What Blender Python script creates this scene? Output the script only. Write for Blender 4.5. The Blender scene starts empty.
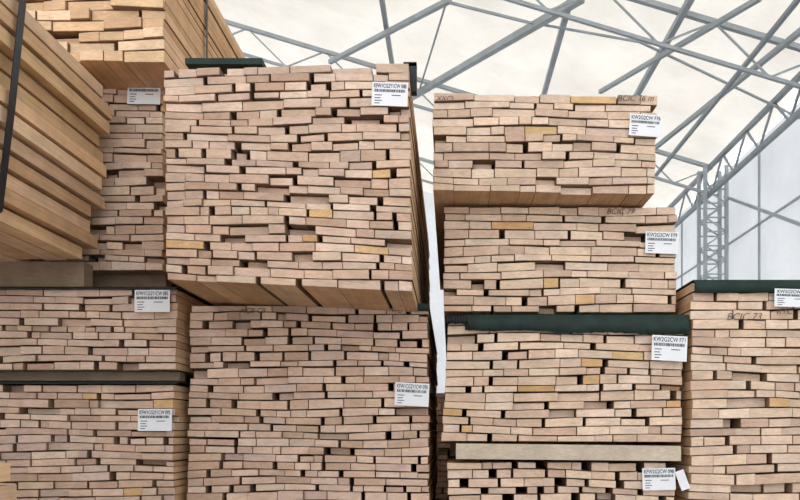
import bpy, random, math
from mathutils import Vector
R=random.Random(11)
S=bpy.context.scene
F=700.0; CU=450.0; CV=430.0; H=1.7
def PX(u,d): return (u-CU)/F*d
def PZ(v,d): return H+(CV-v)/F*d

# ---------------- materials ----------------
def newmat(name):
    m=bpy.data.materials.new(name); m.use_nodes=True
    nt=m.node_tree; b=nt.nodes['Principled BSDF']; return m,nt,b
def simple(name,col,rough=.7,metal=0,noise=0,scale=5,bump=0):
    m,nt,b=newmat(name)
    b.inputs['Base Color'].default_value=(*col,1); b.inputs['Roughness'].default_value=rough
    b.inputs['Metallic'].default_value=metal
    if noise or bump:
        tc=nt.nodes.new('ShaderNodeTexCoord'); n=nt.nodes.new('ShaderNodeTexNoise')
        n.inputs['Scale'].default_value=scale; n.inputs['Detail'].default_value=5
        nt.links.new(tc.outputs['Object'],n.inputs['Vector'])
        if noise:
            r=nt.nodes.new('ShaderNodeValToRGB')
            r.color_ramp.elements[0].position=.3; r.color_ramp.elements[1].position=.7
            r.color_ramp.elements[0].color=(*[c*(1-noise) for c in col],1)
            r.color_ramp.elements[1].color=(*[min(1,c*(1+noise)) for c in col],1)
            nt.links.new(n.outputs['Fac'],r.inputs['Fac']); nt.links.new(r.outputs['Color'],b.inputs['Base Color'])
        if bump:
            bp=nt.nodes.new('ShaderNodeBump'); bp.inputs['Strength'].default_value=bump
            nt.links.new(n.outputs['Fac'],bp.inputs['Height']); nt.links.new(bp.outputs['Normal'],b.inputs['Normal'])
    return m
def woodmat():
    m,nt,b=newmat('sawn_wood')
    N=nt.nodes.new; L=nt.links.new
    at=N('ShaderNodeAttribute'); at.attribute_name='Col'
    tc=N('ShaderNodeTexCoord')
    mp=N('ShaderNodeMapping'); mp.inputs['Scale'].default_value=(26,1.6,95); L(tc.outputs['Object'],mp.inputs['Vector'])
    n1=N('ShaderNodeTexNoise'); n1.inputs['Scale'].default_value=1.0; n1.inputs['Detail'].default_value=6; n1.inputs['Roughness'].default_value=.75
    n1.inputs['Distortion'].default_value=.8
    L(mp.outputs['Vector'],n1.inputs['Vector'])
    r1=N('ShaderNodeMapRange'); r1.inputs['From Min'].default_value=.3; r1.inputs['From Max'].default_value=.7
    r1.inputs['To Min'].default_value=.76; r1.inputs['To Max'].default_value=1.15; L(n1.outputs['Fac'],r1.inputs['Value'])
    n2=N('ShaderNodeTexNoise'); n2.inputs['Scale'].default_value=9; n2.inputs['Detail'].default_value=3
    L(tc.outputs['Object'],n2.inputs['Vector'])
    r2=N('ShaderNodeMapRange'); r2.inputs['From Min'].default_value=.35; r2.inputs['From Max'].default_value=.65
    r2.inputs['To Min'].default_value=.90; r2.inputs['To Max'].default_value=1.07; L(n2.outputs['Fac'],r2.inputs['Value'])
    mu=N('ShaderNodeMath'); mu.operation='MULTIPLY'; L(r1.outputs[0],mu.inputs[0]); L(r2.outputs[0],mu.inputs[1])
    vm=N('ShaderNodeVectorMath'); vm.operation='SCALE'; L(at.outputs['Color'],vm.inputs[0]); L(mu.outputs[0],vm.inputs['Scale'])
    L(vm.outputs[0],b.inputs['Base Color']); b.inputs['Roughness'].default_value=.85
    b.inputs['Specular IOR Level'].default_value=.25
    bp=N('ShaderNodeBump'); bp.inputs['Strength'].default_value=.25; bp.inputs['Distance'].default_value=.003
    L(n1.outputs['Fac'],bp.inputs['Height']); L(bp.outputs['Normal'],b.inputs['Normal'])
    return m
WOOD=woodmat()
GREEN=simple('dark_green_tarp',(.007,.024,.018),.75,0,.4,12,.3)
BLACK=simple('black_plastic',(.006,.010,.010),.6,0,.3,20,.2)
PAPER=simple('label_paper',(.82,.84,.87),.6,0,.03,9)
INK=simple('label_ink',(.015,.02,.03),.7,0,.1,30)
STEEL=simple('galvanised_steel',(.38,.42,.45),.5,.1,.12,3)
STEELD=simple('eave_steel',(.27,.31,.34),.5,.1,.12,3)
STRAP=simple('strap_band',(.02,.022,.028),.4,0,.1,30)
CONC=simple('concrete',(.3,.29,.28),.85,0,.15,2,.2)
PENCIL=simple('pencil_mark',(.16,.12,.10),.9,0,.1,40)

def fabric(name,col,tr,scale=.5,lo=.86):
    m,nt,b=newmat(name); N=nt.nodes.new; L=nt.links.new
    out=[n for n in nt.nodes if n.type=='OUTPUT_MATERIAL'][0]
    tc=N('ShaderNodeTexCoord'); n=N('ShaderNodeTexNoise'); n.inputs['Scale'].default_value=scale; n.inputs['Detail'].default_value=6
    L(tc.outputs['Object'],n.inputs['Vector'])
    r=N('ShaderNodeValToRGB'); r.color_ramp.elements[0].position=.3; r.color_ramp.elements[1].position=.7
    r.color_ramp.elements[0].color=(*[c*lo for c in col],1); r.color_ramp.elements[1].color=(*col,1)
    L(n.outputs['Fac'],r.inputs['Fac']); L(r.outputs['Color'],b.inputs['Base Color']); b.inputs['Roughness'].default_value=.8
    t=N('ShaderNodeBsdfTranslucent'); L(r.outputs['Color'],t.inputs['Color'])
    mx=N('ShaderNodeMixShader'); mx.inputs[0].default_value=tr
    bp=N('ShaderNodeBump'); bp.inputs['Strength'].default_value=.8; bp.inputs['Distance'].default_value=.35
    L(n.outputs['Fac'],bp.inputs['Height']); L(bp.outputs['Normal'],b.inputs['Normal']); L(bp.outputs['Normal'],t.inputs['Normal'])
    L(b.outputs[0],mx.inputs[1]); L(t.outputs[0],mx.inputs[2]); L(mx.outputs[0],out.inputs['Surface'])
    return m
ROOF=fabric('tent_roof_fabric',(.83,.785,.715),.385,.6,.80)
WALLF=fabric('tent_wall_fabric',(.68,.70,.72),.34)

# ---------------- helpers ----------------
def meshobj(name,V,Fc,mats,midx=None,cols=None,parent=None,smooth=False):
    me=bpy.data.meshes.new(name); me.from_pydata(V,[],Fc)
    for m in mats: me.materials.append(m)
    if midx: me.polygons.foreach_set('material_index',midx)
    if cols:
        a=me.color_attributes.new('Col','FLOAT_COLOR','CORNER')
        data=[]
        for p,c in zip(me.polygons,cols):
            for _ in range(p.loop_total): data+= [c[0],c[1],c[2],1]
        a.data.foreach_set('color',data)
    if smooth: me.polygons.foreach_set('use_smooth',[True]*len(me.polygons))
    me.update()
    o=bpy.data.objects.new(name,me); S.collection.objects.link(o)
    if parent: o.parent=parent
    return o
class B:
    def __init__(s): s.V=[];s.F=[];s.C=[];s.M=[]
    def hexa(s,c,cf=None,cs=None,m=0,csides=None):
        i=len(s.V); s.V+=c
        s.F+=[(i,i+1,i+2,i+3),(i+5,i+4,i+7,i+6),(i+4,i,i+3,i+7),(i+1,i+5,i+6,i+2),(i+3,i+2,i+6,i+7),(i+4,i+5,i+1,i)]
        cf=cf or (1,1,1); cs=cs or cf
        s.C+=[cf,cf]+(csides or [cs,cs,cs,cs]); s.M+=[m]*6
    def box(s,x0,x1,y0,y1,z0,z1,cf=None,cs=None,m=0):
        s.hexa([(x0,y0,z0),(x1,y0,z0),(x1,y0,z1),(x0,y0,z1),(x0,y1,z0),(x1,y1,z0),(x1,y1,z1),(x0,y1,z1)],cf,cs,m)
    def beam(s,a,b,w,h=None,m=0):
        h=h or w; a=Vector(a);b=Vector(b);d=(b-a).normalized()
        up=Vector((0,0,1)) if abs(d.z)<.9 else Vector((1,0,0))
        r=d.cross(up).normalized(); u=r.cross(d).normalized()
        r=r*w/2;u=u*h/2
        s.hexa([tuple(p) for p in (a-r-u,a+r-u,a+r+u,a-r+u,b-r-u,b+r-u,b+r+u,b-r+u)],m=m)
PINK=[(.68,.49,.37),(.65,.455,.34),(.72,.53,.41),(.61,.42,.31),(.75,.575,.455),(.66,.475,.365),(.56,.38,.275),(.69,.515,.40),(.70,.50,.37),(.63,.46,.37)]
PALE=[(.75,.56,.42),(.72,.525,.385),(.78,.60,.465),(.66,.475,.35),(.75,.575,.445),(.76,.57,.42),(.62,.44,.33)]
ORG=[(.68,.44,.22),(.70,.47,.25),(.64,.39,.19)]
SIDE=[(.62,.40,.22),(.68,.45,.26),(.56,.35,.19),(.71,.49,.31)]
INNER_SHADE=[(.30,.19,.12),(.25,.16,.10),(.34,.22,.14)]  # inner board sides: gap shade put into the colour so holes look black
def jit(c,a=.06):
    k=1+R.uniform(-a,a); return tuple(max(0,min(1,x*k*(1+R.uniform(-.02,.02)))) for x in c)

def bundle(name,TL,TR,BL,BR,y0,length,rh=.050,wmin=.07,wmax=.21,pal=PINK,org=.008,gap=.2,ragged=.014,bearer=0.0,dj=.022,gmax=.034):
    b=B()
    hgt=((TL[1]-BL[1])+(TR[1]-BR[1]))/2; wid=TR[0]-TL[0]
    n=max(1,round(hgt/rh))
    def P(s,t):
        xb=BL[0]+(BR[0]-BL[0])*s; xt=TL[0]+(TR[0]-TL[0])*s
        zb=BL[1]+(BR[1]-BL[1])*s; zt=TL[1]+(TR[1]-TL[1])*s
        return xb+(xt-xb)*t, zb+(zt-zb)*t
    wob=[R.uniform(-.14,.14) for _ in range(n+1)]; wob[0]=wob[n]=0
    ph=R.uniform(0,6); ph2=R.uniform(0,6)
    for r in range(n):
        x=R.uniform(0,ragged)/wid; xe=1-R.uniform(0,ragged)/wid; first=True
        rowdark=R.uniform(.95,1.04)
        while x<xe-.012:
            w=R.uniform(wmin,wmax)*(1.0 if R.random()<.8 else .6)/wid
            if x+w>xe-.03: w=xe-x
            x1=x+w; last=x1>=xe-.001
            def T(k,s):
                return (k+ (0 if k in(0,n) else wob[k]+.17*math.sin(ph+s*5+k*.35)+.07*math.sin(ph2+s*11+k*.9)))/n
            t0=T(r,x); t1=T(r+1,x); t0b=T(r,x1); t1b=T(r+1,x1)
            th=1-R.choice([.06,.08,.09,.11,.13,.16,.08,.27 if R.random()<.3 else .10])
            tl=R.uniform(-.035,.035)
            h=t1-t0; hb=t1b-t0b
            t1=t0+h*min(.97,th+tl); t1b=t0b+hb*min(.97,th-tl)
            a=P(x,t0);bb=P(x1,t0b);c=P(x1,t1b);d=P(x,t1)
            y=y0+R.uniform(0,dj)+(R.uniform(.02,.08) if R.random()<.07 else 0)
            yaw=R.uniform(-.003,.003)
            yb=y0+length-R.uniform(0,.1)
            ca=R.choice(pal)
            if R.random()<org: ca=R.choice(ORG)
            cf=jit(ca,.10); cf=tuple(v*rowdark for v in cf)
            so=jit(R.choice(SIDE)); si=jit(R.choice(INNER_SHADE))
            e=.0018
            fr=[(a[0]+e,y+yaw,a[1]+e),(bb[0]-e,y-yaw,bb[1]+e),(c[0]-e,y-yaw,c[1]-e),(d[0]+e,y+yaw,d[1]-e)]
            mid=[(q[0],yy,q[1]) for q,yy in ((a,y+yaw+.003),(bb,y-yaw+.003),(c,y-yaw+.003),(d,y+yaw+.003))]
            bk=[(q[0],yb,q[2]) for q in mid]
            b.hexa(fr+mid,cf,tuple(v*.8 for v in cf))
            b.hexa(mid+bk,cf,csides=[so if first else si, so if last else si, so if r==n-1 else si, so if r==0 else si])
            x=x1; first=False
            if R.random()<gap: x+=R.uniform(.010,gmax)/wid
            else: x+=R.uniform(.0015,.004)/wid
    if bearer>0:
        zb=min(BL[1],BR[1])
        k=max(2,int(length/1.0))
        for i in range(k):
            yy=y0+.14+(length-.36)*i/(k-1)
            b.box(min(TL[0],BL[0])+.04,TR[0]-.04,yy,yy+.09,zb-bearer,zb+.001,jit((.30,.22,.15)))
    return meshobj(name,b.V,b.F,[WOOD],cols=b.C)
def pb(name,u0,u1,v0,v1,d,length,zb=None,**k):
    x0,x1=PX(u0,d),PX(u1,d); zt=PZ(v0,d); z0=PZ(v1,d) if zb is None else zb
    return bundle(name,(x0,zt),(x1,zt),(x0,z0),(x1,z0),d,length,**k)

NM='lumber_bundle'
# ---- centre column
bundle(NM,(PX(162,3.45),PZ(67,3.45)),(PX(410,3.45),PZ(61,3.45)),(PX(165,3.45),PZ(279,3.45)),(PX(413,3.45),PZ(291,3.45)),3.45,3.4,rh=.0415,gap=.28,ragged=.010)
ztF=PZ(303,4.05)
bundle(NM,(PX(188,4.05),ztF-.01),(PX(429,4.05),ztF-.015),(PX(186,4.05),1.2),(PX(430,4.05),1.2),4.05,3.0,rh=.0445,gap=.36,bearer=.07)
bundle(NM,(-1.5,1.12),(-.13,1.12),(-1.5,.08),(-.13,.08),4.06,3.0,bearer=.08)
# ---- left column
zD=PZ(288,3.95)
bundle(NM,(PX(-60,3.95),zD),(PX(177,3.95),zD),(PX(-60,3.95),PZ(370,3.95)),(PX(177,3.95),PZ(369,3.95)),3.95,3.0,rh=.041,gap=.25,pal=PINK,bearer=.05)
bundle(NM,(PX(-60,3.95),PZ(384,3.95)),(PX(174,3.95),PZ(384,3.95)),(PX(-60,3.95),1.2),(PX(174,3.95),1.2),3.95,3.0,rh=.043,gap=.25,bearer=.07)
bundle(NM,(-2.8,1.12),(-1.57,1.12),(-2.8,.08),(-1.57,.08),3.96,3.0,bearer=.08)
pb(NM,-62,163,62,270,4.13,2.6,rh=.045,gap=.16,bearer=.08,pal=PINK+PALE)
# top-left bundle
GOLD=[(.76,.54,.35),(.72,.49,.30),(.80,.59,.40),(.68,.45,.27)]
bundle(NM,(PX(-60,3.8),4.55),(PX(164,3.8),4.55),(PX(-60,3.8),3.715),(PX(164,3.8),3.715),3.8,1.9,rh=.055,wmin=.1,wmax=.3,gap=.1,pal=GOLD,dj=.05)
# ---- right column
bundle(NM,(PX(432,3.89),PZ(92,3.89)),(PX(660,3.89),PZ(94,3.89)),(PX(433,3.89),PZ(190,3.89)),(PX(656,3.89),PZ(193,3.89)),3.89,2.8,rh=.046,wmin=.09,wmax=.26,pal=PALE,org=.03,gap=.12)
bundle(NM,(PX(443,4.1),PZ(206,4.1)),(PX(678,4.1),PZ(206,4.1)),(PX(443,4.1),PZ(311,4.1)),(PX(678,4.1),PZ(312,4.1)),4.1,2.8,rh=.049,wmin=.09,wmax=.26,pal=PALE,org=.03,gap=.2)
bundle(NM,(PX(446,4.0),PZ(318,4.0)),(PX(684,4.0),PZ(318,4.0)),(PX(441,4.0),PZ(441,4.0)),(PX(683,4.0),PZ(442,4.0)),4.0,2.8,rh=.047,wmin=.09,wmax=.26,pal=PALE,org=.08,gap=.3)
bundle(NM,(PX(447,4.0),PZ(462,4.0)),(PX(676,4.0),PZ(462,4.0)),(PX(447,4.0),.86),(PX(676,4.0),.86),4.0,2.8,rh=.047,wmin=.08,wmax=.2,pal=PALE,gap=.7,gmax=.07,bearer=.06)
bundle(NM,(-.02,.80),(1.30,.80),(-.02,.08),(1.30,.08),4.02,2.8,bearer=.08)
# far right
bundle(NM,(PX(692,3.97),PZ(282,3.97)),(2.75,PZ(282,3.97)),(PX(689,3.97),1.2),(2.75,1.2),3.97,2.8,rh=.052,wmin=.1,wmax=.27,pal=PALE,gap=.2,bearer=.07)
bundle(NM,(1.38,1.12),(2.75,1.12),(1.38,.08),(2.75,.08),4.0,2.8,bearer=.08)
# extra row of stacks added behind to block light coming through the gaps
for (xa,xc,zt) in((-2.8,-1.9,2.1),(-1.85,-.65,2.2),(-.58,.62,2.1),(.72,1.92,2.1),(2.02,3.1,2.1)):
    bundle(NM,(xa,zt),(xc,zt),(xa,.08),(xc,.08),7.4,3.0,rh=.06,wmin=.12,wmax=.26,bearer=.08,gap=.05)

def plank_bundle(rows,xr_top,xr_bot,width,y0,y1,zb,zt,endj=.12,fill=.84,sj=.02,sidec=SIDE):
    b=B(); rh=(zt-zb)/rows
    for r in range(rows):
        t=r/(max(1,rows-1)); xr=xr_bot+(xr_top-xr_bot)*t
        z=zb+r*rh; x=xr+R.uniform(-sj,sj); xl=xr-width
        fl=fill*R.uniform(.96,1.04); first=True; ec=R.uniform(0,endj)
        while x>xl+.03:
            w=R.uniform(.09,.2); w=min(w,x-xl)
            ye=y1-(ec if first else R.uniform(0,endj))
            so=jit(R.choice(sidec),.12)
            b.box(x-w,x,y0+R.uniform(0,.15),ye,z,z+rh*fl,jit(R.choice(PALE)),so)
            x-=w+R.uniform(.004,.012); first=False
        if r<rows-1:
            for yy in (y0+.3,(y0+y1)/2,y1-.35):
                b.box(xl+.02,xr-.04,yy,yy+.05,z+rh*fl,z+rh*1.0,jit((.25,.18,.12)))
    return b
SIDEA=[(.72,.47,.26),(.78,.53,.31),(.66,.42,.22),(.82,.60,.38),(.76,.52,.33)]
b=plank_bundle(12,PX(119,4.08),PX(101,4.08),1.1,.5,4.08,PZ(266,4.08),PZ(100,4.08),endj=.2,fill=.82,sj=.03,sidec=SIDEA)
zA=PZ(266,4.08)
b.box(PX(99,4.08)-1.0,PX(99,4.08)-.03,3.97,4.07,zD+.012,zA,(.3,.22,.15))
meshobj('plank_bundle',b.V,b.F,[WOOD],cols=b.C)
zS=PZ(458,2.5)
bundle(NM,(-3.0,zA-.09),(-1.98,zA-.09),(-3.0,zS+.07),(-1.98,zS+.07),.9,1.3,bearer=.06)
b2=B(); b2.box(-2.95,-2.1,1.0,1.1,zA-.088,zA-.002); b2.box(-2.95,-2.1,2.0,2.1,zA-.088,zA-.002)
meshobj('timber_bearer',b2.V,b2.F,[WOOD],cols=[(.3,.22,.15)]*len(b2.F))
b=plank_bundle(20,PX(25,2.5),PX(27,2.5),1.5,.4,2.5,.08,zS,endj=.08,sidec=SIDEA)
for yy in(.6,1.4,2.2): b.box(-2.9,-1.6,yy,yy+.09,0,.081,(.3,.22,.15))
meshobj('plank_bundle',b.V,b.F,[WOOD],cols=b.C)

b=B()
b.hexa([(PX(456,3.96),3.96,PZ(459,3.96)),(PX(681,3.96),3.96,PZ(461,3.96)),(PX(681,3.96),3.96,PZ(446,3.96)),(PX(456,3.96),3.96,PZ(443.5,3.96)),
        (PX(456,3.96),4.09,PZ(459,3.96)),(PX(681,3.96),4.09,PZ(461,3.96)),(PX(681,3.96),4.09,PZ(446,3.96)),(PX(456,3.96),4.09,PZ(443.5,3.96))],(.60,.50,.39),(.45,.36,.27))
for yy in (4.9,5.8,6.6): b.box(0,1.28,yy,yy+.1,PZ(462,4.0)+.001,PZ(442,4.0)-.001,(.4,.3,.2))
meshobj('timber_bearer',b.V,b.F,[WOOD],cols=b.C)

# ---------------- tarps / covers ----------------
def tarp(name,x0,x1,y0,y1,zt,drop,mat,dropl=None,wav=.012,th=.003,rag=.1):
    V=[];Fc=[]; n=60
    dl=drop if dropl is None else dropl
    for i in range(n+1):
        s=i/n; x=x0+(x1-x0)*s
        dr=(dl+(drop-dl)*s)*(1+rag*.4*(math.sin(s*17)+R.uniform(-.5,.5)))
        w=wav*math.sin(s*23)+R.uniform(-.3,.3)*wav
        V+=[(x,y1,zt),(x,y0+.02,zt+.001),(x,y0-.008,zt-.004),(x,y0-.010-abs(w),zt-dr*.5),(x+.004*math.sin(s*40),y0-.008-abs(w)*1.4,zt-dr)]
    m=5
    for i in range(n):
        for j in range(m-1):
            a=i*m+j; Fc.append((a,a+1,a+m+1,a+m))
    o=meshobj(name,V,Fc,[mat],smooth=True)
    md=o.modifiers.new('thick','SOLIDIFY'); md.thickness=th; md.offset=0
    return o
tarp('tarpaulin',PX(465,4.0),PX(688,4.0),4.0,6.7,PZ(316,4.0)+.008,.118,GREEN,dropl=.09)
tarp('tarpaulin',PX(446,4.0),PX(467,4.0),4.0,6.7,PZ(316,4.0)+.004,.05,BLACK)
tarp('tarpaulin',PX(694,3.97),2.76,3.97,6.6,PZ(281,3.97)+.008,.075,GREEN,wav=.006)
tarp('tarpaulin',PX(375,4.05),PX(429,4.05),4.05,6.8,ztF-.002,.05,GREEN,wav=.004,dropl=.02)
tarp('tarpaulin',PX(-60,3.95),PX(177,3.95),3.95,6.8,zD+.008,.02,BLACK,wav=.006)
tarp('tarpaulin',PX(-60,3.95),PX(178,3.95),3.95,6.8,PZ(383,3.95)+.008,.015,BLACK,wav=.005)
b=B(); b.box(PX(185,3.5),PX(262,3.5),3.50,3.60,PZ(65,3.5)+.005,PZ(58,3.5)); meshobj('packing_bearer',b.V,b.F,[GREEN])
b=B(); b.box(PX(408,3.6),PX(417,3.6),3.55,3.60,PZ(96,3.6),PZ(68,3.6)); b.box(PX(404,3.6),PX(417,3.6),3.55,3.60,PZ(71,3.6),PZ(67,3.6)); meshobj('corner_protector',b.V,b.F,[BLACK])
b=B(); xr=PX(164,3.8); b.box(xr-.05,xr+.03,5.35,5.5,4.40,4.48); b.box(xr+.002,xr+.03,5.35,5.5,4.28,4.44); meshobj('corner_protector',b.V,b.F,[BLACK])

def strap(name,pts,w=.03,t=.004):
    V=[];Fc=[]
    for i,p in enumerate(pts):
        x,y,z=p; V+=[(x,y-w/2,z),(x,y+w/2,z)]
    for i in range(len(pts)-1): Fc.append((2*i,2*i+1,2*i+3,2*i+2))
    o=meshobj(name,V,Fc,[STRAP]); md=o.modifiers.new('t','SOLIDIFY'); md.thickness=t; return o
xt=PX(119,4.08)+.036; xb=PX(101,4.08)+.036; zt_=PZ(100,4.08)
ys=3.1
strap('packing_strap',[(xt-1.1,ys,zt_+.006),(xt-.03,ys,zt_+.006),(xt,ys,zt_-.02),((xt+xb)/2+.004,ys,(zt_+zA)/2),(xb,ys,zA+.02),(xb-.04,ys,zA-.006),(xb-1.05,ys,zA-.006)],.045)
strap('packing_strap',[(xr-1.2,4.45,4.556),(xr+.006,4.45,4.552),(xr+.007,4.45,3.71),(xr-1.2,4.45,3.706)],.03)

# ---------------- labels ----------------
def label(u,v,d,w,h,txt,tilt=0,yoff=.008):
    lw=w/F*d; lh=h/F*d; b=B()
    th=.0012
    b.box(-lw/2,lw/2,-th,0,-lh/2,lh/2,m=0)
    def bar(x0,x1,z0,z1): b.box(-lw/2+lw*x0,-lw/2+lw*x1,-th-.0008,-th,-lh/2+lh*z0,-lh/2+lh*z1,m=1)
    if txt.strip():
        x=.06
        while x<.92:
            ww=R.choice([.012,.02,.03]); bar(x,x+ww,.58,.70); x+=ww+R.choice([.010,.016])
        for (a,c,z) in((.08,.28,.45),(.08,.24,.33),(.08,.28,.22),(.08,.22,.11),(.55,.80,.45)):
            bar(a,c,z-.016,z+.016)
    o=meshobj('shipping_label',b.V,b.F,[PAPER,INK],midx=b.M)
    o.location=(PX(u,d),d-yoff,PZ(v,d)); o.rotation_euler=(math.radians(-2),math.radians(tilt),0)
    if txt.strip():
        c=bpy.data.curves.new('title','FONT'); c.body=txt; c.size=lh*.25; c.align_x='CENTER'; c.offset=.0003; c.extrude=.0003
        c.materials.append(INK)
        t=bpy.data.objects.new('title',c); S.collection.objects.link(t); t.parent=o
        bpy.context.view_layer.update()
        t.location=(0,-th-.0012,lh*.26); t.rotation_euler=(math.pi/2,0,0)
        t.scale=(min(1,lw*.9/max(t.dimensions.x,1e-4)),1,1)
    return o
label(390,95,3.45,36,24,'KFW1CG2Y1CW 088',2)
label(144.5,94,4.13,33,22,'KFW1CG2Y1CW 083',1)
label(154.5,302,3.95,35,22,'KFW1CG2Y1CW 085',0,yoff=.03)
label(155.5,420,3.95,34,22,'KFW1CG2Y1CW 092',0)
label(412,394.5,4.05,34,23,'KFW1CG2Y1CW 090',3)
label(645,126,3.89,32,22,'KW2G2CW F76',4)
label(661.5,243,4.1,33,22,'KW2G2CW F79',2)
label(667.5,349,4.0,35,25,'KW2G2CW F71',3,yoff=.035)
label(658.5,479,4.0,33,22,'KFW2G2CW 098',-1)
label(682,480,3.99,9,20,' ',-20)
label(790,299,3.97,36,18,'KW2G2CW F73',2,yoff=.03)
def mark(u,v,d,txt,size=9,rot=0):
    c=bpy.data.curves.new('pencil_lettering','FONT'); c.body=txt; c.size=size/F*d; c.extrude=.0003; c.shear=.3
    c.materials.append(PENCIL)
    t=bpy.data.objects.new('pencil_lettering',c); S.collection.objects.link(t)
    t.location=(PX(u,d),d-.003,PZ(v,d)); t.rotation_euler=(math.pi/2,math.radians(rot),0)
mark(617,101,3.89,'BCIC 76 m',8); mark(606,214,4.1,'BCIC 79',8); mark(436,101,3.89,'XXCI',7)
mark(726,320,3.97,'BCIC 73',10); mark(391,313,4.05,'FFB',7); mark(240,313,4.05,'MCB CB',7); mark(652,343,4.0,'BCIC',7)
mark(776,314,3.97,'KYC',8)

# ---------------- tent hall ----------------
XE=7.5; ZE=9.27; SL=.30; XR=-8.0; ZR=ZE+SL*(XE-XR); XL=2*XR-XE
Y0=-8.0; Y1=30.0
def rz(x): return ZE+SL*(XE-x) if x>=XR else ZR-SL*(XR-x)
xw=XE+.55
V=[];Fc=[]; nx=120; ny=114
for i in range(nx+1):
    x=XL+(xw-XL)*i/nx
    for j in range(ny+1):
        y=Y0+(Y1-Y0)*j/ny
        V.append((x,y,rz(x)+.14+.09*math.sin(x*1.7+.4*math.sin(y))*math.sin(y*.7)+.20*abs(math.sin(y*math.pi/3))))
for i in range(nx):
    for j in range(ny):
        a=i*(ny+1)+j; Fc.append((a,a+ny+1,a+ny+2,a+1))
meshobj('ceiling',V,Fc,[ROOF],smooth=True)
def wall(name,V,Fc): return meshobj(name,V,Fc,[WALLF])
zw=rz(xw)+.14
wall('wall_right',[(xw,Y0,0),(xw,Y1,0),(xw,Y1,zw),(xw,Y0,zw)],[(0,1,2,3)])
wall('wall_left',[(XL,Y0,0),(XL,Y1,0),(XL,Y1,rz(XL)+.1),(XL,Y0,rz(XL)+.1)],[(0,3,2,1)])
wall('wall_back',[(XL,Y1,0),(xw,Y1,0),(xw,Y1,zw),(XR,Y1,ZR+.14),(XL,Y1,rz(XL)+.14)],[(0,1,2,3,4)])
b=B(); b.box(XL-1,xw+1,Y0-6,Y1+1,-.2,0); meshobj('floor',b.V,b.F,[CONC])
def P3(x,y,dz=0): return (x,y,rz(x)+dz)
for fy in (2,8,14,20,26):
    b=B()
    for dz,w in((-.08,.10),(-.85,.07)):
        b.beam(P3(XE,fy,dz),P3(XR,fy,dz),w); b.beam(P3(XR,fy,dz),P3(XL+.3,fy,dz),w)
    n=7
    for i in range(n):
        xa=XE-(XE-XR)*i/n; xc=XE-(XE-XR)*(i+1)/n; xm=(xa+xc)/2
        b.beam(P3(xa,fy,-.08),P3(xm,fy,-.85),.035); b.beam(P3(xm,fy,-.85),P3(xc,fy,-.08),.035)
        a2=2*XR-xa; c2=2*XR-xc; b.beam(P3(max(a2,XL+.1),fy,-.08),P3((a2+c2)/2,fy,-.85),.035)
    for cx in (XE-.30,XE+.30):
        for cy in (fy-.25,fy+.25): b.beam((cx,cy,0),(cx,cy,ZE-.1),.09)
    k=0; z=0.1
    while z<ZE-.6:
        s=1 if k%2 else -1
        for cy in(fy-.25,fy+.25): b.beam((XE-.3*s,cy,z),(XE+.3*s,cy,z+.4),.035); b.beam((XE-.3,cy,z),(XE+.3,cy,z),.035)
        z+=.4;k+=1
    for cx in (XL+.3,XL+.9): b.beam((cx,fy,0),(cx,fy,rz(XL)),.14)
    meshobj('roof_truss',b.V,b.F,[STEEL])
b=B(); Ye=Y1-.3
for dz in(-.08,-.85): b.beam((XE-.1,Y0,ZE+dz),(XE-.1,Ye,ZE+dz),.11)
y=Y0
while y<Ye-1.5:
    b.beam((XE-.1,y,ZE-.08),(XE-.1,y+.75,ZE-.85),.045); b.beam((XE-.1,y+.75,ZE-.85),(XE-.1,y+1.5,ZE-.08),.045); y+=1.5
b.beam((XE-1.5,Y0,rz(XE-1.5)-.6),(XE-1.5,Ye,rz(XE-1.5)-.6),.08)
meshobj('eave_girder',b.V,b.F,[STEELD])
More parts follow.
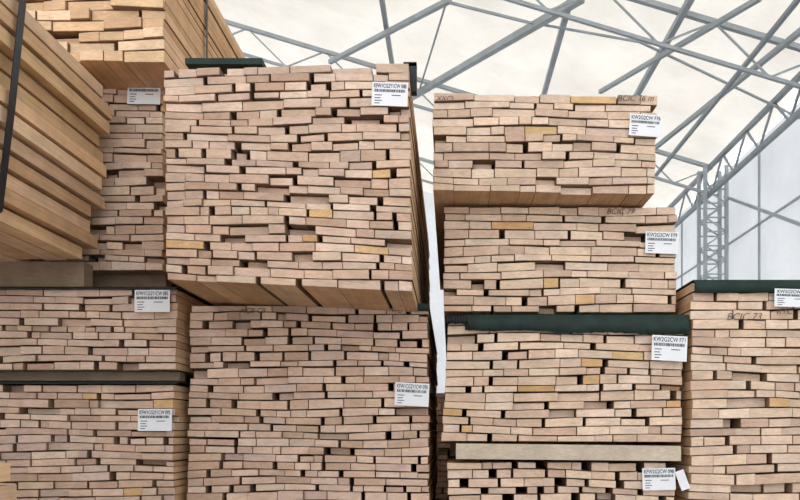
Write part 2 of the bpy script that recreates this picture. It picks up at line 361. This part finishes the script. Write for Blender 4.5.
def onroof(u,v,off=0):
    dx=(u-CU)/F; dz=(CV-v)/F
    Y=(ZE+SL*XE+off-H)/(dz+SL*dx); return (dx*Y,Y,H+dz*Y)
b=B()
for (u,v) in((382,0),(568,8),(690,0)):
    x=onroof(u,v,-.15)[0]; b.beam((x,Y0,rz(x)-.15),(x,Ye,rz(x)-.15),.12)
for x in (-12,-16,-20): b.beam((x,Y0,rz(x)-.15),(x,Ye,rz(x)-.15),.14)
meshobj('roof_purlin_set',b.V,b.F,[STEEL])
b=B()
def brace(p,q,w,off=-.3):
    a=Vector(onroof(*p,off)); c=Vector(onroof(*q,off)); b.beam(tuple(a),tuple(c),w)
brace((330,62),(450,0),.11); brace((410,98),(582,-2),.15); brace((600,92),(760,-2),.09,-.35); brace((655,148),(812,22),.10)
brace((447,2),(527,22),.05); brace((527,22),(640,42),.04); brace((640,42),(800,118),.04)
brace((420,88),(447,0),.04)
meshobj('roof_bracing',b.V,b.F,[STEEL])
b=B()
for z in(2.5,4.8,7.0): b.beam((xw-.1,Y0,z),(xw-.1,Ye,z),.05)
b.beam((xw-.2,20,ZE-.9),(xw-.2,14,5.5),.07)
for y in range(-6,30,6): b.beam((xw-.1,y,0),(xw-.1,y,zw-.3),.05)
meshobj('wall_rail_set',b.V,b.F,[STEEL])

# ---------------- light ----------------
w=bpy.data.worlds.new('sky'); S.world=w; w.use_nodes=True
bg=w.node_tree.nodes['Background']; bg.inputs[0].default_value=(.95,.97,1,1); bg.inputs[1].default_value=2.35
sl=bpy.data.lights.new('sun','SUN'); sl.energy=1.5; sl.angle=.1; sl.color=(1,.96,.90)
so=bpy.data.objects.new('sun',sl); S.collection.objects.link(so); so.rotation_euler=(math.radians(25),math.radians(15),0)

cd=bpy.data.cameras.new('camera'); co=bpy.data.objects.new('camera',cd); S.collection.objects.link(co)
co.location=(0,0,H); co.rotation_euler=(math.pi/2,0,0)
cd.sensor_width=36; cd.lens=36*F/800; cd.shift_x=-(CU-400)/800; cd.shift_y=(CV-250)/800
S.camera=co
S.view_settings.view_transform='Standard'
